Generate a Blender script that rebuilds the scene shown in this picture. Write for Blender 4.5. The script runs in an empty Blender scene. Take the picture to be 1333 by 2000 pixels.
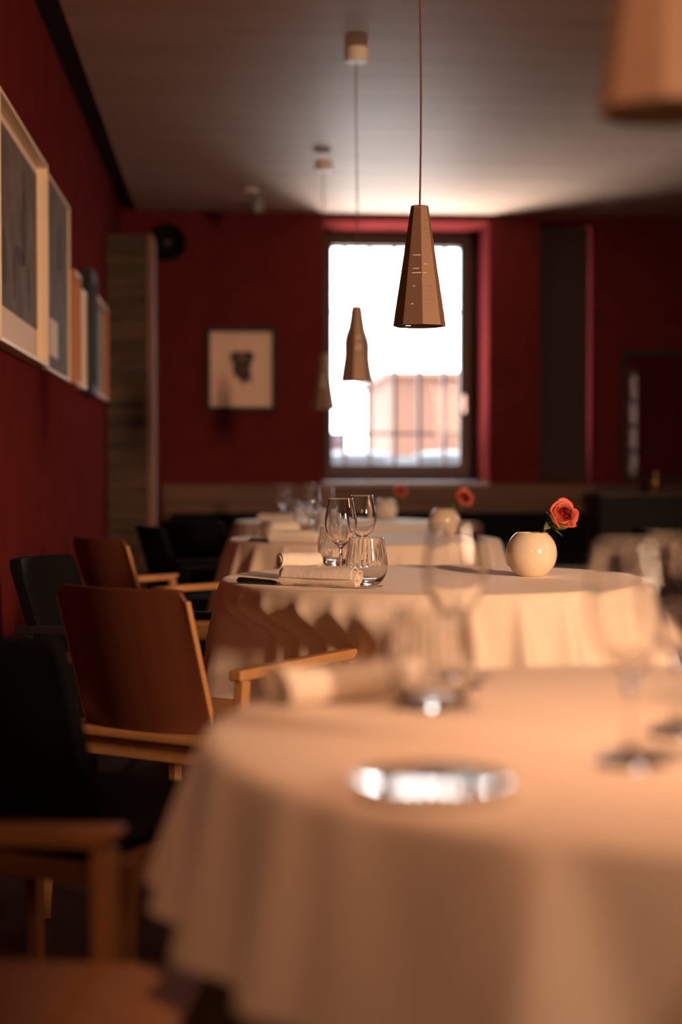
import bpy, bmesh, math, random
from mathutils import Vector, Matrix
random.seed(7)
S = bpy.context.scene
COL = S.collection
pi = math.pi

# ------------------------------------------------------------------ camera
cd = bpy.data.cameras.new('camera'); cam = bpy.data.objects.new('camera', cd); COL.objects.link(cam)
cd.sensor_fit = 'VERTICAL'; cd.sensor_height = 36; cd.sensor_width = 24; cd.lens = 55.08
cam.location = (0, 0, 1.035)
cam.rotation_euler = (pi/2 - 0.026138, 0, -0.070634)
cd.clip_start = 0.05; cd.clip_end = 300
cd.dof.use_dof = True; cd.dof.focus_distance = 4.12; cd.dof.aperture_fstop = 1.5; cd.dof.aperture_blades = 0
S.camera = cam
# ------------------------------------------------------------------ exposure
S.view_settings.view_transform = 'Standard'; S.view_settings.look = 'None'
S.view_settings.exposure = 0.0; S.view_settings.gamma = 1.0; S.view_settings.use_curve_mapping = False
S.cycles.max_bounces = 12; S.cycles.transmission_bounces = 10; S.cycles.glossy_bounces = 5; S.cycles.diffuse_bounces = 5
S.cycles.use_denoising = True
# ------------------------------------------------------------------ sky
W = bpy.data.worlds.new('sky'); S.world = W; W.use_nodes = True
bg = W.node_tree.nodes['Background']; bg.inputs[0].default_value = (1.0, 0.965, 0.955, 1); bg.inputs[1].default_value = 12.0

def area(name, loc, tgt, sx, sy, power, color, spread=180):
    l = bpy.data.lights.new(name, 'AREA'); l.shape = 'RECTANGLE'; l.size = sx; l.size_y = sy
    l.energy = power; l.color = color; l.spread = math.radians(spread)
    o = bpy.data.objects.new(name, l); COL.objects.link(o); o.location = loc
    d = Vector(tgt) - Vector(loc); o.rotation_euler = d.to_track_quat('-Z', 'Y').to_euler()
    return o
# assumed warm light from the room's right, behind the photographer, its source unseen
area('assumed_warm_light', (3.3, -0.8, 1.95), (0.78, 4.6, 0.72), 0.36, 0.8, 62, (1.0, 0.60, 0.37), 72)
# weak warm light added from the left behind the photographer, its source unseen
area('warm_left_fill', (-0.6, -2.6, 2.35), (0.5, 2.6, 0.7), 0.7, 0.7, 3, (1.0, 0.48, 0.26), 60)
# unseen overhead light, added to brighten the near table top
area('near_table_fill', (0.05, 0.95, 2.80), (0.50, 1.62, 0.75), 0.14, 0.14, 2.5, (1.0, 0.50, 0.28), 38)
# light added at the right-hand wall to warm the ceiling, without a fitting
area('ceiling_fill', (3.3, 3.2, 1.9), (0.8, 4.4, 2.84), 0.3, 0.2, 8, (1.0, 0.52, 0.27), 120)
# unseen light added outside below the sill, brightens the ceiling like ground bounce
area('below_sill_fill', (0.75, 12.75, 0.0), (1.3, 9.5, 2.8), 1.6, 1.5, 480, (1.0, 0.96, 0.93), 150)

# ------------------------------------------------------------------ materials
MATS = {}
def mat(name, col, rough=0.6, metal=0.0, **kw):
    if name in MATS: return MATS[name]
    m = bpy.data.materials.new(name); m.use_nodes = True; nt = m.node_tree
    b = nt.nodes['Principled BSDF']
    b.inputs['Base Color'].default_value = (*col, 1); b.inputs['Roughness'].default_value = rough
    b.inputs['Metallic'].default_value = metal
    if 'spec' in kw: b.inputs['Specular IOR Level'].default_value = kw['spec']
    if 'sheen' in kw: b.inputs['Sheen Weight'].default_value = kw['sheen']
    if 'coat' in kw: b.inputs['Coat Weight'].default_value = kw['coat']
    if 'sss' in kw:
        b.inputs['Transmission Weight'].default_value = 0
        b.inputs['Subsurface Weight'].default_value = kw['sss']; b.inputs['Subsurface Scale'].default_value = 0.01
    if 'noise' in kw:      # (scale xyz, colour2, amount, bump)
        sc, c2, bump = kw['noise']
        tc = nt.nodes.new('ShaderNodeTexCoord'); mp = nt.nodes.new('ShaderNodeMapping'); mp.inputs['Scale'].default_value = sc
        nz = nt.nodes.new('ShaderNodeTexNoise'); nz.inputs['Scale'].default_value = 1.0; nz.inputs['Detail'].default_value = 5
        nt.links.new(tc.outputs['Object'], mp.inputs[0]); nt.links.new(mp.outputs[0], nz.inputs['Vector'])
        mx = nt.nodes.new('ShaderNodeValToRGB')
        mx.color_ramp.elements[0].position = 0.35; mx.color_ramp.elements[1].position = 0.65
        mx.color_ramp.elements[0].color = (*col, 1); mx.color_ramp.elements[1].color = (*c2, 1)
        nt.links.new(nz.outputs[0], mx.inputs[0]); nt.links.new(mx.outputs[0], b.inputs['Base Color'])
        if bump:
            bp = nt.nodes.new('ShaderNodeBump'); bp.inputs['Strength'].default_value = bump; bp.inputs['Distance'].default_value = 0.01
            nt.links.new(nz.outputs[0], bp.inputs['Height']); nt.links.new(bp.outputs[0], b.inputs['Normal'])
    MATS[name] = m; return m
def glass_mat(name, col=(1, 1, 1), ior=1.45):
    m = bpy.data.materials.new(name); m.use_nodes = True; nt = m.node_tree; nt.nodes.clear()
    g = nt.nodes.new('ShaderNodeBsdfGlass'); g.inputs['Color'].default_value = (*col, 1); g.inputs['Roughness'].default_value = 0; g.inputs['IOR'].default_value = ior
    o = nt.nodes.new('ShaderNodeOutputMaterial'); nt.links.new(g.outputs[0], o.inputs[0]); return m
def pane_mat(name):
    m = bpy.data.materials.new(name); m.use_nodes = True; nt = m.node_tree; nt.nodes.clear()
    t = nt.nodes.new('ShaderNodeBsdfTransparent'); g = nt.nodes.new('ShaderNodeBsdfGlossy'); g.inputs['Roughness'].default_value = 0.0
    x = nt.nodes.new('ShaderNodeMixShader'); x.inputs[0].default_value = 0.001
    o = nt.nodes.new('ShaderNodeOutputMaterial')
    nt.links.new(t.outputs[0], x.inputs[1]); nt.links.new(g.outputs[0], x.inputs[2]); nt.links.new(x.outputs[0], o.inputs[0]); return m
def emit_mat(name, col, st):
    m = bpy.data.materials.new(name); m.use_nodes = True; nt = m.node_tree; nt.nodes.clear()
    e = nt.nodes.new('ShaderNodeEmission'); e.inputs[0].default_value = (*col, 1); e.inputs[1].default_value = st
    o = nt.nodes.new('ShaderNodeOutputMaterial'); nt.links.new(e.outputs[0], o.inputs[0]); return m

M_red = mat('red_wall_paint', (0.135, 0.0205, 0.0195), 1.0, spec=0.0, noise=((6, 6, 6), (0.115, 0.017, 0.0165), 0.05))
M_ceil = mat('ceiling_paint', (0.52, 0.36, 0.265), 0.5, spec=0.2, noise=((0.9, 6, 1), (0.45, 0.305, 0.22), 0.35))
M_dark = mat('near_black_paint', (0.012, 0.011, 0.010), 0.7)
M_floor = mat('dark_floor_wood', (0.035, 0.017, 0.010), 0.5, noise=((9, 0.8, 1), (0.022, 0.011, 0.007), 0.1))
M_plank = mat('weathered_plank_wood', (0.10, 0.055, 0.024), 0.7, noise=((2, 2, 22), (0.042, 0.022, 0.010), 0.4))
M_plankx = mat('dado_wood', (0.16, 0.07, 0.03), 0.6, noise=((1.5, 2, 30), (0.09, 0.04, 0.018), 0.3))
M_trimw = mat('pilaster_edge_wood', (0.20, 0.09, 0.06), 0.6)
M_winframe = mat('dark_window_wood', (0.055, 0.022, 0.010), 0.5, noise=((20, 20, 3), (0.04, 0.016, 0.008), 0.1))
M_cloth = mat('white_table_linen', (0.82, 0.68, 0.55), 0.85, sheen=0.15, noise=((60, 60, 60), (0.80, 0.66, 0.53), 0.03))
M_nap = mat('white_napkin_linen', (0.86, 0.78, 0.67), 0.85, sheen=0.2, noise=((70, 70, 70), (0.82, 0.74, 0.63), 0.15))
M_ply = mat('chair_back_plywood', (0.125, 0.038, 0.018), 0.42, spec=0.4, noise=((30, 4, 2.5), (0.108, 0.032, 0.015), 0.02))
M_oak = mat('oak_chair_frame', (0.52, 0.26, 0.10), 0.5, noise=((25, 25, 4), (0.46, 0.225, 0.085), 0.05))
M_black = mat('black_chair_leather', (0.005, 0.005, 0.005), 0.8, spec=0.08)
M_steel = mat('polished_steel', (0.85, 0.83, 0.78), 0.04, 1.0)
M_blackh = mat('black_knife_handle', (0.012, 0.011, 0.011), 0.25)
M_ceram = mat('cream_glazed_ceramic', (0.80, 0.68, 0.50), 0.14, spec=0.55, coat=0.3)
M_copper = mat('copper_lacquered_metal', (0.25, 0.155, 0.10), 0.48, 0.3)
M_canopy = mat('white_canopy_enamel', (0.80, 0.72, 0.60), 0.4)
M_cord = mat('brown_textile_cord', (0.16, 0.06, 0.035), 0.8)
M_wframe = mat('cream_picture_wood', (0.86, 0.70, 0.50), 0.5)
M_paper = mat('mat_board', (0.80, 0.66, 0.55), 0.8)
M_ink = mat('dark_print_ink', (0.035, 0.022, 0.016), 0.8, noise=((30, 30, 30), (0.11, 0.07, 0.045), 0))
M_greypaper = mat('grey_print_paper', (0.16, 0.12, 0.09), 0.8, noise=((6, 6, 6), (0.10, 0.075, 0.06), 0))
M_orange = mat('orange_brown_wood', (0.50, 0.19, 0.05), 0.5)
M_olive = mat('olive_print', (0.16, 0.13, 0.06), 0.7, noise=((9, 9, 9), (0.25, 0.14, 0.06), 0))
M_iron = mat('grey_painted_iron', (0.10, 0.10, 0.13), 0.5)
M_salmon = mat('salmon_render', (0.100, 0.047, 0.031), 0.9)
M_white_out = mat('white_painted_masonry', (0.115, 0.14, 0.165), 0.9)
M_ground = mat('pale_paving', (0.5, 0.48, 0.46), 0.9)
M_brass = mat('brass', (0.75, 0.45, 0.12), 0.25, 1.0)
M_green = mat('rose_leaf_green', (0.08, 0.11, 0.02), 0.5)
M_petal = mat('peach_petal', (0.90, 0.52, 0.34), 0.55, noise=((35, 35, 60), (0.86, 0.36, 0.24), 0))
M_petald = mat('deep_red_petal', (0.34, 0.02, 0.02), 0.55)
M_petale = mat('red_petal_edge', (0.60, 0.08, 0.05), 0.55)
M_grill = mat('speaker_black', (0.003, 0.0035, 0.003), 0.8, spec=0.15)
M_glass = glass_mat('clear_glass')
M_pane = pane_mat('window_glass')
M_mirror = mat('mirror_glass', (0.55, 0.55, 0.52), 0.02, 1.0)
M_bulb = emit_mat('lamp_bulb_glow', (1.0, 0.72, 0.42), 5.0)

# ------------------------------------------------------------------ helpers
def box(bm, x0, x1, y0, y1, z0, z1, mi=0):
    vs = [bm.verts.new((x, y, z)) for x in (x0, x1) for y in (y0, y1) for z in (z0, z1)]
    for q in ((0, 1, 3, 2), (4, 6, 7, 5), (0, 4, 5, 1), (2, 3, 7, 6), (0, 2, 6, 4), (1, 5, 7, 3)):
        f = bm.faces.new([vs[i] for i in q]); f.material_index = mi
def bar(bm, a, b, w, h=None, up=(0, 0, 1)):
    h = h or w; a = Vector(a); b = Vector(b); d = (b - a).normalized(); u = Vector(up)
    if abs(d.dot(u)) > 0.95: u = Vector((0, 1, 0))
    s = d.cross(u).normalized(); t = s.cross(d).normalized()
    r = []
    for p in (a, b):
        r.append([bm.verts.new(p + s*w/2*i + t*h/2*j) for i, j in ((-1, -1), (1, -1), (1, 1), (-1, 1))])
    bm.faces.new(r[0][::-1]); bm.faces.new(r[1])
    for i in range(4): bm.faces.new([r[0][i], r[0][(i+1) % 4], r[1][(i+1) % 4], r[1][i]])
def tube(bm, pts, rad, n=10):
    pts = [Vector(p) for p in pts]; rings = []
    for i, p in enumerate(pts):
        d = (pts[min(i+1, len(pts)-1)] - pts[max(i-1, 0)]).normalized()
        u = Vector((0, 0, 1)) if abs(d.z) < 0.9 else Vector((0, 1, 0))
        s = d.cross(u).normalized(); t = s.cross(d)
        r = rad[i] if isinstance(rad, (list, tuple)) else rad
        rings.append([bm.verts.new(p + (s*math.cos(2*pi*k/n) + t*math.sin(2*pi*k/n))*r) for k in range(n)])
    for a, b in zip(rings, rings[1:]):
        for k in range(n): bm.faces.new([a[k], a[(k+1) % n], b[(k+1) % n], b[k]])
    bm.faces.new(rings[0][::-1]); bm.faces.new(rings[-1])
def lathe(bm, prof, n=48, c=(0, 0, 0), flute=None):
    """closed profile of (r, z); r==0 points become poles"""
    rings = []
    for j, (r, z) in enumerate(prof):
        if r < 1e-6: rings.append([bm.verts.new((c[0], c[1], c[2] + z))])
        else:
            row = []
            for k in range(n):
                a = 2*pi*k/n; rr = r
                if flute: rr += flute(a, z, j)
                row.append(bm.verts.new((c[0] + rr*math.cos(a), c[1] + rr*math.sin(a), c[2] + z)))
            rings.append(row)
    for a, b in zip(rings, rings[1:]):
        for k in range(n):
            k2 = (k+1) % n
            if len(a) == 1 and len(b) == 1: continue
            if len(a) == 1: bm.faces.new([a[0], b[k2], b[k]])
            elif len(b) == 1: bm.faces.new([a[k], a[k2], b[0]])
            else: bm.faces.new([a[k], a[k2], b[k2], b[k]])
def obj(name, bm, m, parent=None, smooth=False, bevel=0, subsurf=0, loc=None, rz=None, sharp=None):
    bmesh.ops.recalc_face_normals(bm, faces=bm.faces)
    me = bpy.data.meshes.new(name); bm.to_mesh(me); bm.free()
    for x in (m if isinstance(m, (list, tuple)) else [m]): me.materials.append(x)
    o = bpy.data.objects.new(name, me); COL.objects.link(o)
    if parent: o.parent = parent
    if smooth:
        for p in me.polygons: p.use_smooth = True
        if sharp: me.set_sharp_from_angle(angle=math.radians(sharp))
    if bevel:
        b = o.modifiers.new('bevel', 'BEVEL'); b.width = bevel; b.segments = 2; b.limit_method = 'ANGLE'
    if subsurf:
        s = o.modifiers.new('sub', 'SUBSURF'); s.levels = subsurf; s.render_levels = subsurf
    if loc: o.location = loc
    if rz is not None: o.rotation_euler = (0, 0, rz)
    return o
def tag(o, label, cat, group=None):
    o['label'] = label; o['category'] = cat
    if group: o['group'] = group
    return o
def thing(name, label, cat, loc=(0, 0, 0), rz=0, group=None):
    o = bpy.data.objects.new(name, None); COL.objects.link(o); o.empty_display_size = 0.1
    o.location = loc; o.rotation_euler = (0, 0, rz); return tag(o, label, cat, group)
def struct(name, bm, m, **k):
    o = obj(name, bm, m, **k)
    if not o.parent: o['kind'] = 'structure'
    return o
def dup(root, loc, rz, label):
    def rec(o, par):
        c = o.copy(); COL.objects.link(c)
        if par: c.parent = par
        for ch in list(o.children): rec(ch, c)
        return c
    r = rec(root, None); r.location = loc
    if rz is not None: r.rotation_euler = (0, 0, rz)
    r['label'] = label; return r
B = bmesh.new

# ------------------------------------------------------------------ room shell
XL, XR, YB, YN, H = -0.757, 3.6, 11.0, -3.6, 2.84
bm = B(); box(bm, XL-0.3, XR+0.3, YN, YB+0.62, -0.1, 0); struct('floor', bm, M_floor)
bm = B(); box(bm, -0.652, XR+0.3, YN, YB+0.62, H, H+0.12); struct('ceiling', bm, M_ceil)
bm = B(); box(bm, XL-0.3, -0.652, YN, YB+0.62, H+0.03, H+0.12); struct('trim_1', bm, M_dark)     # shadow gap beside the ceiling panel
bm = B(); box(bm, XL-0.3, XL, YN, YB+0.62, 0, H+0.03); struct('wall_left', bm, M_red)
bm = B(); box(bm, XL, XR, YN-0.2, YN, 0, H+0.03); struct('wall_near', bm, M_red)
wx0, wx1, wz0, wz1 = 0.654, 1.827, 0.955, 2.793
bm = B()
box(bm, XL, wx0, YB, YB+0.62, 0, H+0.03); box(bm, wx1, 2.19, YB, YB+0.62, 0, H+0.03); box(bm, 2.59, XR, YB, YB+0.62, 0, H+0.03)
box(bm, 2.19, 2.59, YB, YB+0.62, 0, wz0); box(bm, 2.19, 2.59, YB, YB+0.62, wz1, H+0.03)
box(bm, wx0, wx1, YB, YB+0.62, 0, wz0); box(bm, wx0, wx1, YB, YB+0.62, wz1, H+0.03)
struct('wall_back', bm, M_red)
ry0, ry1, rz0, rz1 = 7.77, 8.27, 0.95, 1.95
bm = B()
box(bm, XR, XR+0.3, YN, ry0, 0, H); box(bm, XR, XR+0.3, ry1, YB+0.62, 0, H)
box(bm, XR, XR+0.3, ry0, ry1, 0, rz0); box(bm, XR, XR+0.3, ry0, ry1, rz1, H)
struct('wall_right', bm, M_red)
# window sill
bm = B(); box(bm, wx0-0.02, wx1+0.0, YB-0.035, YB+0.50, wz0-0.03, wz0+0.004); struct('trim_2', bm, mat('sill_paint', (0.30, 0.22, 0.25), 0.4), bevel=0.004)
# window
w = bpy.data.objects.new('window_1', None); COL.objects.link(w); w.location = (1.24, 11.55, 1.0); w['kind'] = 'structure'
def wbox(bm, x0, x1, y0, y1, z0, z1): box(bm, x0-1.24, x1-1.24, y0-11.55, y1-11.55, z0-1.0, z1-1.0)
bm = B(); wbox(bm, 0.66, 0.725, 11.55, 11.61, 0.96, 2.79); wbox(bm, 1.76, 1.825, 11.55, 11.61, 0.96, 2.79)
wbox(bm, 0.725, 1.76, 11.55, 11.61, 2.745, 2.79); wbox(bm, 0.725, 1.76, 11.55, 11.61, 0.96, 1.015); obj('window_frame', bm, M_winframe, w, bevel=0.004)
bm = B(); wbox(bm, 0.70, 0.750, 11.50, 11.57, 0.99, 2.77); wbox(bm, 1.692, 1.80, 11.50, 11.57, 0.99, 2.77)
wbox(bm, 0.750, 1.692, 11.50, 11.57, 2.688, 2.77); wbox(bm, 0.750, 1.692, 11.50, 11.57, 0.99, 1.082); sash = obj('sash', bm, M_winframe, w, bevel=0.004)
bm = B(); wbox(bm, 0.750, 1.692, 11.528, 11.534, 1.082, 2.688); obj('pane', bm, M_pane, w)
hm = mat('window_handle_metal', (0.75, 0.68, 0.66), 0.3, 0.6)
bm = B(); wbox(bm, 1.708, 1.738, 11.490, 11.499, 1.50, 1.60); bar(bm, (0.483, -0.06, 0.585), (0.483, -0.095, 0.585), 0.018); bar(bm, (0.483, -0.092, 0.59), (0.483, -0.092, 0.46), 0.02); obj('window_handle', bm, hm, sash, bevel=0.003)
# iron grille outside the window
g = thing('window_grille', 'grey iron grille of upright bars outside the bright window', 'window grille', (1.25, 11.79, 1.0))
for i in range(5):
    x = 0.86 + 0.189*i
    bm = B(); bar(bm, (x-1.25, 0, -0.1), (x-1.25, 0, 1.85), 0.028); obj('bar', bm, M_iron, g)
for z in (0.315, 1.235, 1.72):
    bm = B(); bar(bm, (-0.66, 0.016, z), (0.66, 0.016, z), 0.018, 0.02); bar(bm, (-0.65, 0.016, z), (-0.65, -0.169, z), 0.018); bar(bm, (0.65, 0.016, z), (0.65, -0.169, z), 0.018); obj('cross_rail', bm, M_iron, g)
# narrow second window, its dark shutter nearly closed
w2 = bpy.data.objects.new('window_2', None); COL.objects.link(w2); w2.location = (2.39, 11.25, wz0); w2['kind'] = 'structure'
bm = B(); hz = wz1-wz0; box(bm, -0.20, -0.17, 0, 0.05, 0, hz); box(bm, 0.18, 0.20, 0, 0.05, 0, hz); box(bm, -0.17, 0.185, 0, 0.05, 0, 0.03); box(bm, -0.17, 0.185, 0, 0.05, hz-0.03, hz); obj('window_frame', bm, M_winframe, w2)
bm = B(); box(bm, -0.17, 0.185, 0.02, 0.025, 0.03, hz-0.03); obj('pane', bm, M_pane, w2)
bm = B(); bar(bm, (-0.195, -0.03, hz/2), (0.170, -0.08, hz/2), 0.02, hz-0.01); obj('shutter', bm, mat('dark_red_shutter', (0.03, 0.008, 0.008), 0.7), w2)
# right-hand window, seen only in the mirror
w2 = bpy.data.objects.new('window_3', None); COL.objects.link(w2); w2.location = (XR+0.1, 8.02, 0.95); w2['kind'] = 'structure'
bm = B(); box(bm, -0.03, 0.03, -0.25, -0.21, 0, 1.0); box(bm, -0.03, 0.03, 0.21, 0.25, 0, 1.0); box(bm, -0.03, 0.03, -0.21, 0.21, 0, 0.04); box(bm, -0.03, 0.03, -0.21, 0.21, 0.96, 1.0)
for z in (0.27, 0.5, 0.73): box(bm, -0.02, 0.02, -0.21, 0.21, z-0.012, z+0.012)
obj('window_frame', bm, M_winframe, w2)
bm = B(); box(bm, -0.003, 0.003, -0.21, 0.21, 0.04, 0.96); obj('pane', bm, M_pane, w2)
# plank-clad pilaster in the left far corner
pl = thing('timber_pilaster', 'corner pilaster clad in weathered horizontal planks at left of the back wall', 'pilaster', (-0.62, 9.9, 0))
bm = B()
for k in range(19):
    z = k*0.131; e = random.uniform(0, 0.008)
    box(bm, -0.135, 0.108, -0.17-e, 0.25, z+0.002, z+0.129)
obj('planks', bm, M_plank, pl, bevel=0.003)
bm = B(); box(bm, 0.110, 0.150, -0.185, 0.25, 0, 2.49); obj('edge_board', bm, M_trimw, pl, bevel=0.003)
# dado
bm = B()
for k in range(7): box(bm, -0.47, 2.59, YB-0.03, YB, 0.0+0.135*k, 0.132+0.135*k)
struct('trim_3', bm, M_plankx, bevel=0.002)
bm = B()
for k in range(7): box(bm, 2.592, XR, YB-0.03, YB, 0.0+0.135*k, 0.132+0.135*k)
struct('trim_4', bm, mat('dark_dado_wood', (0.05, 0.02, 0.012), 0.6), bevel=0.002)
# bench along the back wall
bn = thing('banquette_bench', 'long black leather banquette below the wooden dado of the back wall', 'bench', (1.0, 10.7, 0))
bm = B(); box(bm, -1.4, 1.5, -0.28, 0.15, 0.08, 0.34); obj('base', bm, M_dark, bn)
for k in range(3):
    x0 = -1.4 + k*0.967
    bm = B(); box(bm, x0+0.006, x0+0.96, -0.30, 0.12, 0.342, 0.46); obj('seat_cushion', bm, M_black, bn, bevel=0.02)
    bm = B(); box(bm, x0+0.006, x0+0.96, 0.125, 0.24, 0.40, 0.745); obj('back_cushion', bm, M_black, bn, bevel=0.02)

# ------------------------------------------------------------------ outside
bm = B(); box(bm, -30, 40, 11.5, 90, -0.6, -0.5); struct('ground', bm, M_ground)
gw = B(); box(gw, -6, 12, 14.0, 14.3, -0.5, 1.17)
for i in range(12): 
    lathe(gw, [(0, 0), (0.35, 0), (0.33, 0.02), (0.22, 0.04), (0, 0.05)], 24, (0.2+i*0.9, 14.15, 1.17))
tag(obj('garden_wall', gw, M_white_out), 'low pale wall with rounded coping seen at the foot of the window', 'wall')
hs = thing('neighbouring_house', 'salmon coloured house standing across the street behind the grille', 'building', (5.36, 25, -0.5))
bm = B(); box(bm, -2.78, 3.5, 0, 5, 0, 3.06); obj('wall', bm, M_salmon, hs)
bm = B(); vs = [bm.verts.new(p) for p in ((-2.9, -0.15, 3.06), (3.7, -0.15, 3.06), (3.7, 5.2, 3.06), (-2.9, 5.2, 3.06), (-2.9, -0.15, 3.14), (3.7, -0.15, 3.14), (3.7, 5.2, 3.2), (-2.9, 5.2, 3.2))]
for q in ((0, 1, 2, 3), (4, 5, 6, 7), (0, 1, 5, 4), (1, 2, 6, 5), (2, 3, 7, 6), (3, 0, 4, 7)): bm.faces.new([vs[i] for i in q])
obj('roof', bm, mat('pale_roof', (0.15, 0.09, 0.07), 0.8), hs)
bm = B(); box(bm, -0.98, -0.15, -0.03, 0.02, 0.9, 2.7); obj('shutter', bm, mat('pale_shutter', (0.115, 0.060, 0.040), 0.8), hs)
gp = thing('gate_pillar', 'pinkish pillar with dark cap at lower left of the window view', 'pillar', (1.04, 15.2, -0.5))
bm = B(); box(bm, -0.06, 0.05, -0.06, 0.06, 0, 1.84); obj('shaft', bm, mat('pink_render', (0.09, 0.055, 0.06), 0.9), gp)
bm = B(); box(bm, -0.085, 0.075, -0.08, 0.08, 1.84, 1.89); obj('cap', bm, M_iron, gp)

# ------------------------------------------------------------------ wall pictures
def frame(name, label, x, y0, y1, z0, z1, d, fw, mfr, m_in, art, matw=0.0):
    """picture on the left wall: shadow-box frame of depth d"""
    t = thing(name, label, 'picture', (XL, (y0+y1)/2, (z0+z1)/2)); L = (y1-y0)/2; Z = (z1-z0)/2
    bm = B(); box(bm, 0.001, d, -L, -L+fw, -Z, Z); box(bm, 0.001, d, L-fw, L, -Z, Z); box(bm, 0.001, d, -L+fw, L-fw, -Z, -Z+fw); box(bm, 0.001, d, -L+fw, L-fw, Z-fw, Z)
    obj('picture_frame', bm, mfr, t, bevel=0.001)
    bm = B(); box(bm, 0.002, 0.008, -L+fw, L-fw, -Z+fw, Z-fw); obj('mat_board', bm, m_in, t)
    if art:
        a = obj('artwork', art(L-fw-matw, Z-fw-matw), [M_greypaper, M_ink, M_paper], t)
    return t
def art_figures(a, b):
    bm = B(); box(bm, 0.009, 0.011, -a, a, -b*0.72, b, 0)
    for (y, z, h, w) in ((-0.62, 0.45, 0.5, 0.07), (-0.5, -0.25, 0.35, 0.1), (0.35, 0.35, 0.62, 0.09), (0.55, -0.35, 0.32, 0.06), (0.15, -0.1, 0.12, 0.25), (-0.1, -0.35, 0.3, 0.06)):
        n = 14; vs = [bm.verts.new((0.0125, y*a + w*a*math.cos(2*pi*k/n)*(1+0.25*math.sin(3*k)), z*b + h*b*math.sin(2*pi*k/n)*0.8)) for k in range(n)]
        f = bm.faces.new(vs); f.material_index = 1
    return bm
def art_block(a, b):
    bm = B(); box(bm, 0.009, 0.011, -a, a, -b, b, 0)
    vs = [bm.verts.new((0.0125, y*a, z*b)) for y, z in ((-0.7, -0.85), (0.0, -0.85), (0.0, -0.45), (-0.7, -0.45))]; bm.faces.new(vs).material_index = 2
    vs = [bm.verts.new((0.0125, y*a, z*b)) for y, z in ((-0.1, 0.1), (0.4, 0.2), (0.3, 0.7), (0.1, 0.75))]; bm.faces.new(vs).material_index = 1
    return bm
frame('framed_picture', 'large cream shadow-box picture with dark figures, nearest on the left wall', XL, 4.93, 6.21, 1.440, 2.225, 0.05, 0.014, M_wframe, M_paper, art_figures, 0.03)
frame('framed_picture', 'tall dusky picture in a thin cream frame, beside the large cream shadow-box', XL, 6.42, 7.34, 1.447, 2.25, 0.02, 0.012, M_wframe, M_greypaper, art_block, 0.0)
frame('framed_picture', 'narrow reddish picture with orange wood frame, right after the tall dusky one', XL, 7.44, 7.72, 1.445, 1.98, 0.035, 0.02, M_orange, M_greypaper, art_block, 0.03)
frame('framed_picture', 'small tan-framed picture on the left wall just before the black one', XL, 7.80, 8.00, 1.445, 1.93, 0.035, 0.02, M_wframe, M_greypaper, art_block, 0.02)
frame('framed_picture', 'thick black-framed picture among the small ones on the left wall', XL, 8.08, 8.42, 1.43, 2.07, 0.055, 0.05, M_dark, M_dark, art_block, 0.02)
frame('framed_picture', 'olive picture edged in orange wood, furthest on the left wall', XL, 8.62, 9.42, 1.445, 2.0, 0.035, 0.03, M_orange, M_olive, None)
# picture on the back wall
t = thing('framed_picture', 'black-framed ink print with wide beige mat, left of the window', 'picture', (0.079, YB, 1.745))
bm = B(); L, Z, fw = 0.246, 0.292, 0.030
for a in ((-L, -L+fw, -Z, Z), (L-fw, L, -Z, Z), (-L+fw, L-fw, -Z, -Z+fw), (-L+fw, L-fw, Z-fw, Z)): box(bm, a[0], a[1], -0.03, -0.001, a[2], a[3])
obj('picture_frame', bm, M_dark, t, bevel=0.002)
bm = B(); box(bm, -L+fw, L-fw, -0.010, -0.002, -Z+fw, Z-fw); obj('mat_board', bm, mat('print_paper', (0.88, 0.60, 0.44), 0.7), t)
bm = B()
def blob(pts, y, mi):
    f = bm.faces.new([bm.verts.new((x, y, z)) for x, z in pts]); f.material_index = mi
blob([(-0.075, 0.115), (-0.03, 0.13), (0.01, 0.118), (0.045, 0.132), (0.085, 0.115), (0.09, 0.08), (0.07, 0.045), (0.062, 0.0), (0.07, -0.05), (0.075, -0.095), (0.04, -0.07), (0.015, -0.115), (-0.005, -0.075), (-0.045, -0.045), (-0.06, -0.015), (-0.055, 0.03), (-0.08, 0.07)], -0.0115, 1)
blob([(-0.2, -0.06), (-0.08, -0.03), (-0.05, -0.06), (-0.07, -0.10), (-0.2, -0.10)], -0.0108, 0)
blob([(-0.02, 0.09), (0.02, 0.10), (0.03, 0.07), (0.0, 0.055)], -0.0122, 2)
obj('artwork', bm, [mat('peach_wash', (0.90, 0.55, 0.36), 0.8), M_ink, mat('sepia_wash', (0.22, 0.15, 0.10), 0.8)], t)
# round speaker
t = thing('wall_speaker', 'round black wall speaker high in the left corner of the back wall', 'speaker', (-0.432, YB, 2.619))
def lathe_y(name, prof, m, parent, n=40):
    bm = B(); lathe(bm, prof, n); bmesh.ops.rotate(bm, verts=bm.verts, matrix=Matrix.Rotation(pi/2, 3, 'X'))
    return obj(name, bm, m, parent, smooth=True, sharp=35)
lathe_y('housing', [(0, 0.0), (0.122, 0.0), (0.127, 0.02), (0.127, 0.06), (0.115, 0.075), (0.10, 0.06), (0.05, 0.04), (0, 0.04)], M_grill, t)
lathe_y('dust_cap', [(0, 0.041), (0.026, 0.041), (0.02, 0.052), (0, 0.057)], mat('speaker_cap', (0.06, 0.03, 0.03), 0.5), t, 24)
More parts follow.
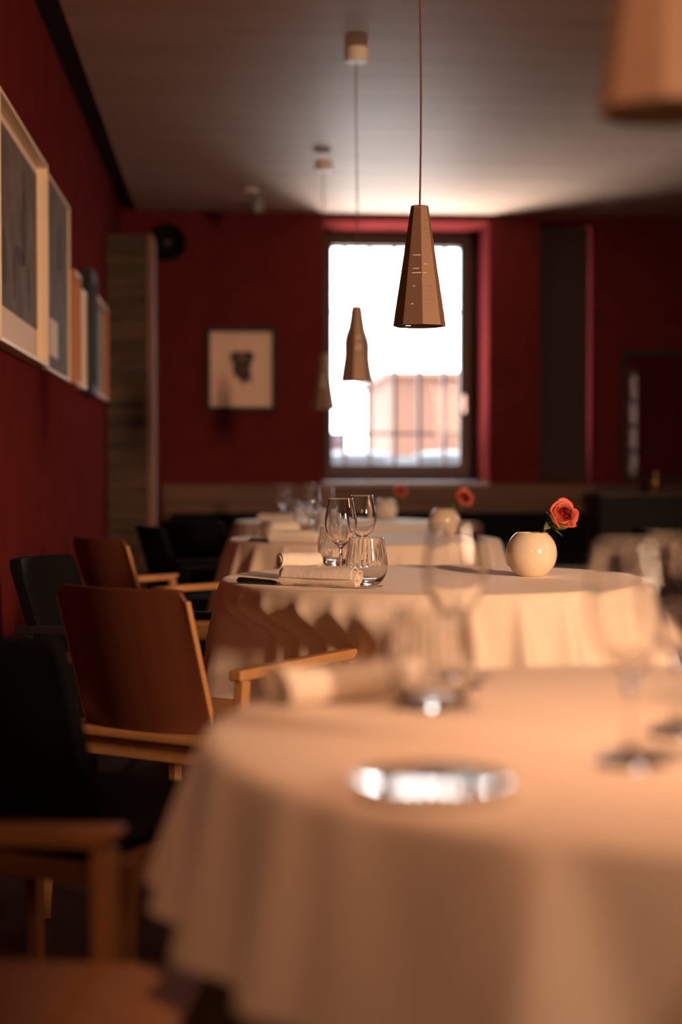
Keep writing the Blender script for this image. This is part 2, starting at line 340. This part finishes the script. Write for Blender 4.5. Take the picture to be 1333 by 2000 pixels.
# ceiling spotlight
t = thing('ceiling_spotlight', 'small grey adjustable spotlight on the ceiling near the back wall', 'lamp', (0.136, 10.1, H))
bm = B(); lathe(bm, [(0, 0), (0.045, 0), (0.045, -0.02), (0, -0.02)], 24); obj('base', bm, M_canopy, t, smooth=True, sharp=35)
bm = B(); tube(bm, [(0, 0, -0.02), (0, 0, -0.06)], 0.008); obj('stem', bm, M_iron, t)
bm = B(); tube(bm, [(-0.03, 0.03, -0.075), (0.05, -0.05, -0.115)], [0.032, 0.045], 24); obj('lamp_head', bm, mat('spot_grey', (0.25, 0.22, 0.19), 0.5), t, smooth=True, sharp=35)
# mirror on the projecting wall
t = thing('wall_mirror', 'black-framed mirror on the dark red wall at the far right', 'mirror', (3.176, 11.0, 1.425))
bm = B(); L, Z, fw = 0.40, 0.462, 0.028
for a in ((-L, -L+fw, -Z, Z), (L-fw, L, -Z, Z), (-L+fw, L-fw, -Z, -Z+fw), (-L+fw, L-fw, Z-fw, Z)): box(bm, a[0], a[1], -0.03, -0.001, a[2], a[3])
obj('mirror_frame', bm, M_dark, t, bevel=0.002)
bm = B(); box(bm, -L+fw, L-fw, -0.012, -0.004, -Z+fw, Z-fw); obj('mirror_glass', bm, M_mirror, t)
# sideboard + candle holder
t = thing('sideboard', 'low dark wooden sideboard under the mirror at the far right', 'cabinet', (3.03, 10.70, 0))
bm = B(); box(bm, -0.5, 0.5, -0.2, 0.2, 0.08, 0.86); box(bm, -0.47, 0.47, -0.17, 0.17, 0, 0.08); obj('body', bm, M_dark, t, bevel=0.003)
bm = B(); box(bm, -0.52, 0.52, -0.22, 0.21, 0.86, 0.885); obj('top', bm, mat('dark_walnut', (0.03, 0.015, 0.01), 0.4), t, bevel=0.003)
for s in (-1, 1):
    bm = B(); box(bm, min(s*0.01, s*0.48), max(s*0.01, s*0.48), -0.218, -0.201, 0.10, 0.84); dr = obj('door', bm, M_dark, t, bevel=0.002)
    bm = B(); bar(bm, (s*0.05, -0.228, 0.45), (s*0.05, -0.228, 0.56), 0.012); obj('handle', bm, M_brass, dr)
t = thing('candle_holder', 'small brass candle holder standing on the dark sideboard', 'candle holder', (2.95, 10.70, 0.885))
bm = B(); lathe(bm, [(0, 0), (0.032, 0), (0.03, 0.006), (0.008, 0.012), (0.01, 0.03), (0.028, 0.04), (0.034, 0.06), (0.028, 0.078), (0.012, 0.085), (0, 0.085)], 28); obj('holder', bm, M_brass, t, smooth=True, sharp=50)
bm = B(); lathe(bm, [(0, 0.086), (0.011, 0.086), (0.011, 0.145), (0, 0.148)], 16); obj('candle', bm, mat('yellow_wax', (0.55, 0.40, 0.12), 0.5), t, smooth=True, sharp=50)

# ------------------------------------------------------------------ pendants
def shade_mesh():
    bm = B(); n = 8; R0, R1, Hh = 0.0235, 0.0715, 0.322; rows = 27; cols = 26; rnd = random.Random(5)
    def P(i, f, v):   # facet i, fraction f across, height v 0..1 (0 bottom)
        r = R1 + (R0-R1)*v; a0 = 2*pi*i/n - pi/2; a1 = 2*pi*(i+1)/n - pi/2
        return Vector((r*(math.cos(a0)*(1-f)+math.cos(a1)*f), r*(math.sin(a0)*(1-f)+math.sin(a1)*f), Hh*v))
    zs = [0.0]; hole = []
    for k in range(rows):
        c = (k+0.6)/rows
        zs += [c-0.0014, c+0.0014]; hole += [False, True]
    zs.append(1.0); hole.append(False)
    for i in range(n):
        patt = {k: (rnd.random() < 0.55, rnd.randint(1, 6), rnd.randint(7, 12)) for k in range(rows)}
        grid = [[bm.verts.new(P(i, f/cols, v)) for f in range(cols+1)] for v in zs]
        for r in range(len(zs)-1):
            for f in range(cols):
                if hole[r] and f % 2 == 1:
                    on, lo, hi = patt[(r-1)//2]
                    if on and lo*2 < f < hi*2: continue
                bm.faces.new([grid[r][f], grid[r][f+1], grid[r+1][f+1], grid[r+1][f]])
    bmesh.ops.remove_doubles(bm, verts=bm.verts, dist=1e-5)
    return bm
def pendant(loc, label, cord_pts):
    t = thing('pendant_lamp', label, 'lamp', loc, 0, 'copper cone pendant lamps in a row over the tables')
    s = obj('lamp_shade', shade_mesh(), M_copper, t)
    so = s.modifiers.new('solid', 'SOLIDIFY'); so.thickness = 0.0012
    hc = H - loc[2]
    bm = B(); tube(bm, cord_pts(hc), 0.0027, 8); obj('cord', bm, M_cord, t, smooth=True)
    bm = B(); lathe(bm, [(0, hc-0.060), (0.046, hc-0.060), (0.050, hc-0.056), (0.050, hc-0.0005), (0, hc-0.0005)], 32); obj('canopy', bm, M_canopy, t, smooth=True, sharp=40)
    bm = B(); lathe(bm, [(0, 0.305), (0.016, 0.305), (0.016, 0.215), (0, 0.215)], 20); sk = obj('socket', bm, M_cord, t, smooth=True, sharp=40)
    bm = B(); lathe(bm, [(0, 0.214), (0.012, 0.21), (0.02, 0.18), (0.022, 0.15), (0.012, 0.125), (0, 0.12)], 20); obj('bulb', bm, M_bulb, t, smooth=True)
    return t
def wavy(hc):
    pts = []
    for k in range(15):
        f = k/14; pts.append((0.0+0.0035*math.sin(f*5.5), 0, 0.30 + (hc-0.055-0.30)*f))
    return pts
p1 = pendant((0.509, 4.2, 1.424), 'copper cone pendant in sharp focus, the largest whole one, before the window', wavy)
dup(p1, (0.541, 6.7, 1.419), 0.5, 'middle-sized copper cone pendant hanging in front of the left window pane').name = 'pendant_lamp'
dup(p1, (0.535, 8.95, 1.386), 0.2, 'smallest and furthest copper pendant, faint beside the left window edge').name = 'pendant_lamp'
dup(p1, (0.450, 1.60, 1.405), 0.48, 'nearest blurred copper pendant, cropped by the upper right picture edge').name = 'pendant_lamp'

# ------------------------------------------------------------------ tables and cloths
R = 0.575
def cloth_mesh(seed, zt, zh, r0, nf, amp, top=True, flare=0.05, squ=0.0, dents=()):
    rnd = random.Random(seed); bm = B(); N = 700
    ph = []; a = rnd.uniform(0, 1)
    while a < 2*pi: ph.append(a); a += rnd.uniform(0.65, 1.4)*2*pi/nf
    amps = [rnd.uniform(0.45, 1.25) for _ in ph]; wd = [rnd.uniform(0.26, 0.44)*2*pi/nf for _ in ph]
    def fold(t, s):
        v = 0
        for p, am, w_ in zip(ph, amps, wd):
            d = (t-p+pi) % (2*pi) - pi
            v += am*math.exp(-(d/(w_*(0.55+0.6*s)))**2)
        return v
    rings = []
    if top:
        for r in (0.12, 0.25, 0.38, 0.48, r0-0.03, r0-0.012, r0-0.004):
            z = zt if r < r0-0.011 else zt-0.0006*(1 if r < r0-0.005 else 4)
            rings.append([bm.verts.new((r*math.cos(2*pi*k/N), r*math.sin(2*pi*k/N), z)) for k in range(N)])
        bm.faces.new(rings[0])
    M = 26
    for j in range(M+1):
        s = j/M; row = []
        for k in range(N):
            t = 2*pi*k/N
            drop = (zt - 0.006 - zh)*(1 + squ*math.cos(4*t+seed))*(1+0.02*math.sin(7*t+seed))
            sh = s**0.85
            r = r0 + flare*(s**0.8) + amp*sh*(fold(t, s)-0.55)
            r = max(r, r0-0.002*(s < 0.03)-0.012)
            for da, dw, dr in dents:
                d = abs((t-da+pi) % (2*pi) - pi)
                k_ = 1/(1+math.exp((d-dw)*22)); z_ = drop*s; ks = min(1, max(0, z_-0.035)/0.10); ks = ks*ks*(3-2*ks)
                lim = dr/max(0.5, math.cos(min(d, dw))); r += (min(r, lim+0.012*fold(t, s))-r)*k_*ks
            row.append(bm.verts.new((r*math.cos(t), r*math.sin(t), zt-0.006-drop*s)))
        rings.append(row)
    for a_, b_ in zip(rings, rings[1:]):
        for k in range(N): bm.faces.new([a_[k], a_[(k+1) % N], b_[(k+1) % N], b_[k]])
    return bm
tabs = [((0.545, 1.70), 0.565, 'nearest round table, hidden under its two cloths in the foreground', 'cream topcloth on the nearest, most blurred table', 'longer under-cloth reaching the floor below the nearest topcloth', 11),
        ((0.548, 4.17), 0.43, 'round table in focus below the largest pendant, under white cloth', 'cream topcloth in sharp focus on the second table', 'under-cloth below the topcloth of the second table, in focus', 23),
        ((0.565, 6.60), 0.43, 'third round table along the room, behind the one in focus', 'cream topcloth on the third table, behind the wine glasses in focus', 'under-cloth of the third table along the room', 37),
        ((0.600, 8.90), 0.43, 'furthest round table, lit bluish by the window', 'bluish-lit topcloth on the furthest table by the window', 'under-cloth of the furthest table by the window', 41)]
DENT = {11: [(pi, 0.42, 0.545)], 23: [(math.atan2(3.655-4.17, -0.082-0.548), 0.60, 0.455), (math.atan2(4.54-4.17, -0.36-0.548), 0.30, 0.58)]}
for (x, y), zh, l1, l2, l3, sd in tabs:
    dn = DENT.get(sd, ())
    t = thing('round_table', l1, 'table', (x, y, 0), 0, 'round dining tables in a row')
    bm = B(); lathe(bm, [(0, 0.722), (R-0.006, 0.722), (R-0.004, 0.746), (0, 0.746)], 64); obj('tabletop', bm, M_oak, t)
    bm = B(); lathe(bm, [(0, 0.0122), (0.05, 0.0122), (0.04, 0.12), (0.035, 0.6), (0.06, 0.721), (0, 0.721)], 32); obj('pedestal', bm, M_dark, t, smooth=True, sharp=50)
    bm = B(); lathe(bm, [(0, 0), (0.28, 0), (0.28, 0.012), (0, 0.012)], 48); obj('base', bm, M_dark, t, smooth=True, sharp=40)
    c = obj('tablecloth', cloth_mesh(sd, 0.7500, zh, R, 34 if sd != 11 else 28, 0.056 if sd != 11 else 0.056, flare=0.07 if sd != 11 else 0.05, squ=0.05, dents=dn if sd != 11 else ()), M_cloth, None, smooth=True, loc=(x, y, 0.0)); tag(c, l2, 'tablecloth', 'cream topcloths')
    c = obj('under_cloth', cloth_mesh(sd+1, 0.7470, 0.03, R-0.001, 19, 0.03, top=False, flare=0.0, dents=[(a_, b_, c_-0.03) for a_, b_, c_ in dn]), M_cloth, None, smooth=True, loc=(x, y, 0.0)); tag(c, l3, 'tablecloth', 'under-cloths')

# ------------------------------------------------------------------ chairs
def chair_mesh(black, label, loc, th, fm=None, arms=True, sf=0.315):
    """armchair facing +y locally; th = heading (clockwise from +Y)"""
    bk = M_black if black else M_ply; fm = fm or M_oak
    t = thing('armchair', label, 'chair', (loc[0], loc[1], 0), -th, 'dining armchairs at the tables')
    NU, NV = 28, 12; th_ = 0.035 if black else 0.014; bm = B(); g = {}
    for side in (0, 1):
        for i in range(NU+1):
            u = -1+2*i/NU
            cut = 0.028*max(0, (abs(u)-0.88)/0.12)**2.2
            for j in range(NV+1):
                v = j/NV; w = 0.180
                z = 0.458 + (0.325-cut)*v - 0.006*(1-u*u)*v*0
                y = -0.205 - 0.098*v + 0.052*u*u + side*th_
                g[side, i, j] = bm.verts.new((u*w, y, z))
    for i in range(NU):
        for j in range(NV):
            bm.faces.new([g[0, i, j], g[0, i+1, j], g[0, i+1, j+1], g[0, i, j+1]]); bm.faces.new([g[1, i, j], g[1, i, j+1], g[1, i+1, j+1], g[1, i+1, j]])
    for i in range(NU):
        for j in (0, NV): bm.faces.new([g[0, i, j], g[1, i, j], g[1, i+1, j], g[0, i+1, j]])
    for j in range(NV):
        for i in (0, NU): bm.faces.new([g[0, i, j], g[0, i, j+1], g[1, i, j+1], g[1, i, j]])
    b = obj('backrest', bm, bk, t, smooth=True, sharp=40, bevel=0.003)
    if not black:
        for s in (-1, 1):   # pale edge band of the plywood shell
            bm = B(); fr = []
            for j in range(NV+1):
                v = j/NV; w = 0.1812; z = 0.458+(0.325-0.027)*v; y0 = -0.205-0.098*v+0.052
                fr.append([bm.verts.new((s*(w+dx), y0+dy, z)) for dx, dy in ((-0.002, -0.0006), (0.002, -0.0006), (0.002, th_+0.0006), (-0.002, th_+0.0006))])
            for a_, b_ in zip(fr, fr[1:]):
                for k in range(4): bm.faces.new([a_[k], a_[(k+1) % 4], b_[(k+1) % 4], b_[k]])
            bm.faces.new(fr[0]); bm.faces.new(fr[-1][::-1]); obj('edge_band', bm, M_oak, b)
    bm = B(); NX = 10
    for (z0, z1, y0, y1, w) in ((0.438, 0.458, -0.212, sf, 0.228),): box(bm, -w, w, y0, y1, z0, z1)
    obj('seat', bm, M_black if black else M_oak, t, bevel=0.006)
    bm = B(); box(bm, -0.235, 0.235, -0.185, -0.163, 0.392, 0.437); box(bm, -0.235, 0.235, 0.25, 0.272, 0.392, 0.437)
    box(bm, -0.235, -0.213, -0.163, 0.25, 0.392, 0.437); box(bm, 0.213, 0.235, -0.163, 0.25, 0.392, 0.437); obj('seat_rail', bm, fm, t, bevel=0.002)
    for s in (-1, 1):
        bm = B(); bar(bm, (s*0.262, -0.215, 0), (s*0.262, -0.155, 0.584) if arms else (s*0.262, -0.18, 0.437), 0.024, 0.030, up=(0, 1, 0)); obj('leg', bm, fm, t, bevel=0.004)
        bm = B(); bar(bm, (s*0.262, 0.285, 0), (s*0.262, 0.282, 0.584) if arms else (s*0.262, 0.27, 0.437), 0.024, 0.030, up=(0, 1, 0)); obj('leg', bm, fm, t, bevel=0.004)
        if not arms: continue
        bm = B(); vs = [(-0.185, 0.584), (0.285, 0.586), (0.308, 0.607), (0.30, 0.610), (-0.185, 0.608)]
        a = [bm.verts.new((s*0.262-0.016, y, z)) for y, z in vs]; c = [bm.verts.new((s*0.262+0.016, y, z)) for y, z in vs]
        bm.faces.new(a); bm.faces.new(c[::-1])
        for k in range(5): bm.faces.new([a[k], a[(k+1) % 5], c[(k+1) % 5], c[k]])
        obj('armrest', bm, fm, t, bevel=0.004)
    return t
D = math.radians
wa = chair_mesh(False, 'brown plywood-backed armchair in front of the second table, largest wooden back in view', (-0.096, 3.655), D(35.7))
def put(src, loc, deg, label):
    c = dup(src, (loc[0], loc[1], 0), -D(deg), label); c.name = 'armchair'; return c
put(wa, (-0.30, 6.13), 52, 'dark brown wooden armchair at the third table, its pale arms showing left')
chair_mesh(False, 'nearest armchair at lower left, only one blurred armrest and seat corner showing', (-0.474, 1.672), D(100), sf=0.42)
bk = chair_mesh(True, 'black-backed armless chair at the left picture edge, level with the nearest cloth', (-0.292, 2.685), D(30), None, False)
bb = chair_mesh(True, 'black armchair by the left wall behind the largest brown chair back', (-0.325, 4.56), D(110), mat('black_stained_wood', (0.012, 0.010, 0.009), 0.5))
put(bb, (-0.14, 7.34), 70, 'black armchair at the left of the third table')
put(bb, (-0.07, 8.12), 30, 'black armchair left of the furthest table, below the dado')
put(bb, (1.56, 6.75), -85, 'black armchair in shadow at the right of the third table')
put(bb, (1.58, 8.75), -80, 'black armchair in shadow at the right of the furthest table')

# ------------------------------------------------------------------ glassware
def wine_glass(loc, label, s=1.0):
    h = 0.214*s
    out = [(0, 0), (0.036, 0), (0.0365, 0.0015), (0.030, 0.0035), (0.012, 0.007), (0.0055, 0.013), (0.0038, 0.03), (0.0036, 0.065), (0.0042, 0.083), (0.009, 0.090),
           (0.018, 0.0975), (0.028, 0.108), (0.0355, 0.121), (0.040, 0.136), (0.0418, 0.150), (0.0410, 0.166), (0.0382, 0.184), (0.0345, 0.201), (0.0323, 0.2122), (0.0321, 0.2132), (0.03195, 0.2136), (0.0314, 0.2140), (0.03085, 0.2136), (0.0308, 0.2132),
           (0.0310, 0.2122), (0.0332, 0.201), (0.0369, 0.184), (0.0397, 0.166), (0.0405, 0.150), (0.0387, 0.136), (0.0342, 0.1215), (0.0268, 0.109), (0.017, 0.0988), (0.008, 0.0935), (0, 0.092)]
    bm = B(); lathe(bm, [(r*s, z*s) for r, z in out], 56)
    o = obj('wine_glass', bm, M_glass, None, smooth=True, loc=loc); return tag(o, label, 'wine glass', 'stemmed wine glasses')
def tumbler(loc, label):
    out = [(0, 0), (0.026, 0), (0.030, 0.002), (0.040, 0.011), (0.0485, 0.026), (0.0525, 0.043), (0.0530, 0.055), (0.0515, 0.070), (0.0485, 0.088), (0.0455, 0.104), (0.0438, 0.1176), (0.0437, 0.1184), (0.0436, 0.1188), (0.0431, 0.1191), (0.0425, 0.1188), (0.0424, 0.1184),
           (0.0425, 0.1176), (0.0441, 0.104), (0.0470, 0.088), (0.0499, 0.070), (0.0513, 0.055), (0.0507, 0.043), (0.0462, 0.0275), (0.036, 0.0145), (0.024, 0.0095), (0, 0.009)]
    n_in = 15
    def fl(a, z, j):
        if j >= n_in and z > 0.048:
            k = min(1, (z-0.048)/0.012)*min(1, (0.1185-z)/0.02+0.15)
            return -0.0011*k*(0.5+0.5*math.cos(26*a))
        return 0
    bm = B(); lathe(bm, out, 156, flute=fl)
    # extra rings are smooth enough; bowl shading handled by smooth normals
    o = obj('tumbler', bm, M_glass, None, smooth=True, loc=loc); return tag(o, label, 'drinking glass', 'fluted stemless tumblers')
T = 0.7502
def cp(o, loc, label):
    c = o.copy(); COL.objects.link(c); c.location = loc; c['label'] = label; c.name = o.name.split('.')[0]; return c
wg = wine_glass((0.287, 4.06, T), 'left stemmed wine glass of the sharp pair on the second table')
cp(wg, (0.385, 4.56, T), 'right stemmed wine glass of the sharp pair, standing behind its neighbour')
cp(wg, (0.297, 2.055, T), 'blurred stemmed wine glass behind the tumbler on the nearest table')
cp(wg, (0.389, 1.50, T), 'very blurred wine glass at the right of the nearest table')
cp(wg, (0.482, 1.66, T), 'wine glass cropped by the right picture edge on the nearest table')
cp(wg, (0.335, 6.42, T), 'left wine glass on the third table, behind the sharp pair')
cp(wg, (0.425, 6.92, T), 'right wine glass on the third table, half hidden by the sharp pair')
cp(wg, (0.29, 8.62, T), 'leftmost wine glass on the furthest table, catching blue light')
cp(wg, (0.46, 9.12, T), 'second wine glass from the left on the furthest table')
tb = tumbler((0.339, 3.89, T), 'fluted tumbler at the right of the sharp glasses on the second table')
cp(tb, (0.316, 4.71, T), 'fluted tumbler behind the left wine glass on the second table')
cp(tb, (0.240, 1.862, T), 'blurred tumbler in front of the wine glass on the nearest table')
cp(tb, (0.390, 6.22, T), 'tumbler on the third table seen between the sharp wine glasses')
cp(tb, (0.330, 7.00, T), 'tumbler at the back of the third table, left of its wine glasses')
cp(tb, (0.36, 8.72, T), 'nearer tumbler on the furthest table, lit blue by the window')
cp(tb, (0.40, 9.26, T), 'further tumbler on the furthest table, near the window')

# ------------------------------------------------------------------ napkins and cutlery
def napkin(loc, rz, label, Ln=0.21, r1=0.029, seed=1, sx=1.0, core=0.009, turns=2.6):
    rnd = random.Random(seed); bm = B(); N = 90; M = 14; rows = []
    for layer in (0, 1):
        for i in range(N+1):
            f = i/N; a = -0.6 + f*turns*2*pi
            row = []
            for k in range(M+1):
                q = k/M
                cq = core*(1-0.8*(1-min(1, abs(q-0.5)*2)**3)*(1-f)); r = cq + (r1-cq)*f**0.8 + 0.0016*math.sin(a*1.7+q*6+seed)*f + (0.0026 if layer else 0)
                skew = 0.010*(math.sin(f*9+seed)) * (q-0.5)*2
                rows.append(bm.verts.new(((q-0.5)*Ln + skew*0.7, r*math.cos(a)*sx, (r*math.sin(a))*0.93)))
    W1 = M+1
    def V(l, i, k): return rows[l*(N+1)*W1 + i*W1 + k]
    for i in range(N):
        for k in range(M):
            for l in (0, 1): bm.faces.new([V(l, i, k), V(l, i, k+1), V(l, i+1, k+1), V(l, i+1, k)])
    for i in range(N):
        for k in (0, M): bm.faces.new([V(0, i, k), V(1, i, k), V(1, i+1, k), V(0, i+1, k)])
    for i in (0, N):
        for k in range(M): bm.faces.new([V(0, i, k), V(1, i, k), V(1, i, k+1), V(0, i, k+1)])
    zmin = min(v.co.z for v in bm.verts)
    for v in bm.verts:
        v.co.z -= zmin
        if v.co.z < 0.004: v.co.z = 0.0004 + v.co.z*0.9
    o = obj('rolled_napkin', bm, M_nap, None, smooth=True, sharp=50, loc=loc, rz=rz); return tag(o, label, 'napkin', 'rolled cloth napkins')
napkin((0.222, 3.838, T), D(-33), 'rolled cream napkin nearest the edge of the second table, in focus', 0.205, 0.0265, 3)
napkin((0.199, 4.632, T), D(33), 'rolled cream napkin behind, its dark open end facing left, second table', 0.135, 0.0245, 5, core=0.014, turns=1.7)
napkin((0.140, 1.930, T), D(30), 'very blurred rolled napkin with dark open end on the nearest table', 0.19, 0.028, 5, core=0.021, turns=1.2)
napkin((0.250, 6.175, T), D(-25), 'rolled napkin at the near edge of the third table', 0.19, 0.029, 3)
napkin((0.215, 6.92, T), D(14), 'plump rolled napkin at the left back of the third table', 0.16, 0.036, 9)
napkin((0.25, 8.50, T), D(-20), 'rolled napkin at the left of the furthest table', 0.19, 0.029, 4)
def knife(loc, rz, label):
    t = thing('table_knife', label, 'knife', loc, rz, 'black-handled table knives')
    bm = B(); tube(bm, [(0, 0, 0.0085), (0.003, 0, 0.0085), (0.01, 0, 0.0085), (0.05, 0, 0.0078), (0.10, 0, 0.0068), (0.118, 0, 0.006)], [0.0035, 0.0072, 0.0083, 0.0078, 0.0065, 0.005], 14); obj('handle', bm, M_blackh, t, smooth=True, sharp=60)
    bm = B(); pts = [(0.118, -0.006), (0.2, -0.010), (0.225, -0.006), (0.232, 0.004), (0.21, 0.007), (0.118, 0.006)]
    a = [bm.verts.new((x, y, 0.005)) for x, y in pts]; c = [bm.verts.new((x, y, 0.0065)) for x, y in pts]; bm.faces.new(a[::-1]); bm.faces.new(c)
    for k in range(6): bm.faces.new([a[k], a[(k+1) % 6], c[(k+1) % 6], c[k]])
    obj('blade', bm, M_steel, t); return t
kn = knife((0.018, 3.975, T), D(-36), 'black-handled knife with its end poking left from the nearest napkin in focus')
dup(kn, (0.075, 6.30, T), D(-25), 'black-handled knife beside the rolled napkin on the third table').name = 'table_knife'
def fork(loc, rz, label):
    t = thing('dinner_fork', label, 'fork', loc, rz)
    bm = B(); bar(bm, (-0.12, 0, 0.003), (0.02, 0, 0.004), 0.007, 0.002); obj('handle', bm, M_steel, t, bevel=0.0006)
    bm = B(); box(bm, 0.02, 0.04, -0.011, 0.011, 0.003, 0.0055)
    for k in range(4): y = -0.0095+0.0063*k; bar(bm, (0.04, y, 0.0045), (0.078, y, 0.0075), 0.003, 0.002)
    obj('tines', bm, M_steel, t, bevel=0.0004); return t
fork((0.292, 3.782, T), D(-20), 'silver fork with its tines showing at the right end of the napkin in focus')

# small mirror-polished dish
t = thing('steel_dish', 'round mirror-polished steel dish lying at the front of the nearest table', 'dish', (0.180, 1.376, T))
bm = B(); prof = [(0, 0)]
prof += [(0.050, 0), (0.062, 0.0015), (0.070, 0.008), (0.0713, 0.0125), (0.0700, 0.0132)]
prof += [(0.0680, 0.0122)] + [(0.0665-0.0665*k/14, 0.0112 - 0.0052*(k/14)**1.0 + 0.0012*(k/14)**3) for k in range(15)]
lathe(bm, prof, 72); obj('bowl', bm, M_steel, t, smooth=True, sharp=60)

# ------------------------------------------------------------------ vases with roses
def vase(loc, label):
    bm = B(); Rv, zc = 0.0690, 0.0615; out = [(0, 0.0), (0.032, 0.0)]
    a0 = -math.acos(0.036/Rv)
    for k in range(25):
        a = -1.02 + (1.02+0.915)*k/24; out.append((Rv*math.cos(a)*1.0, zc + 0.0705*math.sin(a)))
    top = out[-1]; out += [(top[0]-0.0012, top[1]+0.0010), (top[0]-0.003, top[1]-0.0005)]
    for k in range(20):
        a = 0.90 - (0.90+1.2)*k/19; out.append(((Rv-0.0045)*math.cos(a), zc+0.066*math.sin(a)))
    out.append((0, 0.004)); out[0] = (0, 0.0)
    mz = min(z for r, z in out); out = [(r, z - mz) for r, z in out]
    lathe(bm, out, 64)
    o = obj('round_vase', bm, M_ceram, None, smooth=True, loc=loc); return tag(o, label, 'vase', 'round cream vases')
def petal_patch(bm, spin, r, op, wid, hgt, tip, mi, n=10):
    """cupped petal round the local z axis: r belly radius, op how far the lip opens, tip how far it rolls out"""
    grid = []
    for j in range(n+1):
        v = j/n; row = []
        ring = r*math.sin(min(1, v*1.5)*pi/2)**0.8 - r*(0.30-op)*max(0, v-0.5)**1.5*2.2
        z = hgt*v
        if v > 0.8: ring += tip*((v-0.8)/0.2)**2; z -= tip*0.5*((v-0.8)/0.2)**2
        ww = wid*(0.55+0.45*math.sin(pi*min(1, v*0.8+0.1)))
        for i in range(n+1):
            u = -1+2*i/n; a = spin + u*ww
            zz = z - 0.20*hgt*v*v*abs(u)**3
            rr = ring*(1 + 0.10*u*v*0.6) + 0.0012*math.sin(4*u+spin*5)*v
            row.append(bm.verts.new((rr*math.cos(a), rr*math.sin(a), zz)))
        grid.append(row)
    for j in range(n):
        for i in range(n):
            f = bm.faces.new([grid[j][i], grid[j][i+1], grid[j+1][i+1], grid[j+1][i]])
            f.material_index = 2 if (mi == 0 and j >= n-1) else mi
def rose(loc, label):
    t = thing('rose', label, 'flower', loc, 0, 'single roses in the cream vases')
    hc = Vector((0.084, 0.004, 0.164))      # bloom centre relative to vase base
    ax = Vector((0.30, -0.80, 0.34)).normalized()
    q = ax.to_track_quat('Z', 'Y').to_matrix()
    rnd = random.Random(3); bm = B(); H0 = 0.052
    layers = [(2, 0.007, 0.0, 2.0, 0.050, 0.0, 1), (3, 0.012, 0.05, 1.5, 0.052, 0.001, 1), (3, 0.018, 0.08, 1.3, 0.054, 0.002, 1), (4, 0.024, 0.12, 1.05, 0.056, 0.003, 0), (4, 0.030, 0.20, 1.0, 0.056, 0.005, 0), (5, 0.036, 0.28, 0.9, 0.052, 0.007, 0)]
    for li, (n, r, op, wd, hg, cu, mi) in enumerate(layers):
        for k in range(n):
            petal_patch(bm, 2*pi*k/n + li*0.7 + rnd.uniform(-0.15, 0.15), r*rnd.uniform(0.96, 1.05), op, wd, hg*rnd.uniform(0.94, 1.05), cu, mi)
    for v in bm.verts: v.co = hc + q @ (v.co - Vector((0, 0, 0.030)))
    o = obj('bloom', bm, [M_petal, M_petald, M_petale], t, smooth=True)
    so = o.modifiers.new('solid', 'SOLIDIFY'); so.thickness = 0.0008
    base = hc - ax*0.029
    bm = B(); tube(bm, [(0.0, 0.02, 0.012), (0.018, 0.016, 0.07), (0.034, 0.010, 0.115), (0.052, 0.022, 0.143), tuple(base - Vector((0.010, 0, 0.002))), tuple(base + ax*0.004)], [0.0025, 0.0025, 0.0025, 0.0026, 0.003, 0.007], 10); obj('stem', bm, M_green, t, smooth=True)
    def leaf(bm, a, b, w, bend=0.006):
        a = Vector(a); b = Vector(b); d = b-a; s = d.cross(Vector((0.2, 1, 0.1))).normalized(); nrm = d.cross(s).normalized(); n = 8; L_, R_, C_ = [], [], []
        for k in range(n+1):
            f = k/n; ww = w*math.sin(pi*min(1, f*0.95+0.04))**0.8; c = a + d*f + nrm*bend*math.sin(pi*f)
            C_.append(bm.verts.new(c)); L_.append(bm.verts.new(c + s*ww + nrm*0.002)); R_.append(bm.verts.new(c - s*ww + nrm*0.002))
        for k in range(n):
            bm.faces.new([C_[k], C_[k+1], L_[k+1], L_[k]]); bm.faces.new([C_[k+1], C_[k], R_[k], R_[k+1]])
    for a, b, w_ in (((0.052, 0.012, 0.143), (0.030, -0.012, 0.126), 0.010), (tuple(base), (0.036, -0.012, 0.176), 0.006), ((0.052, 0.0, 0.140), (0.092, -0.03, 0.130), 0.008), ((0.055, 0.01, 0.138), (0.082, -0.02, 0.108), 0.003)):
        bm = B(); leaf(bm, a, b, w_); lo = obj('leaf', bm, M_green, t, smooth=True); s2 = lo.modifiers.new('solid', 'SOLIDIFY'); s2.thickness = 0.0006
    return t
V1 = (0.816, 4.20, T)
vs = vase(V1, 'round cream ceramic vase in sharp focus on the second table')
rs = rose(V1, 'peach and red rose in sharp focus, leaning over the vase')
cp(vs, (0.935, 6.80, T), 'blurred cream vase on the third table, left of the sharp vase')
dup(rs, (0.935, 6.80, T), 0, 'blurred orange rose in the vase of the third table').name = 'rose'
cp(vs, (0.905, 9.10, T), 'dusky pink-lit vase on the furthest table under the window')
dup(rs, (0.905, 9.10, T), 0, 'dim red rose on the furthest table under the window').name = 'rose'
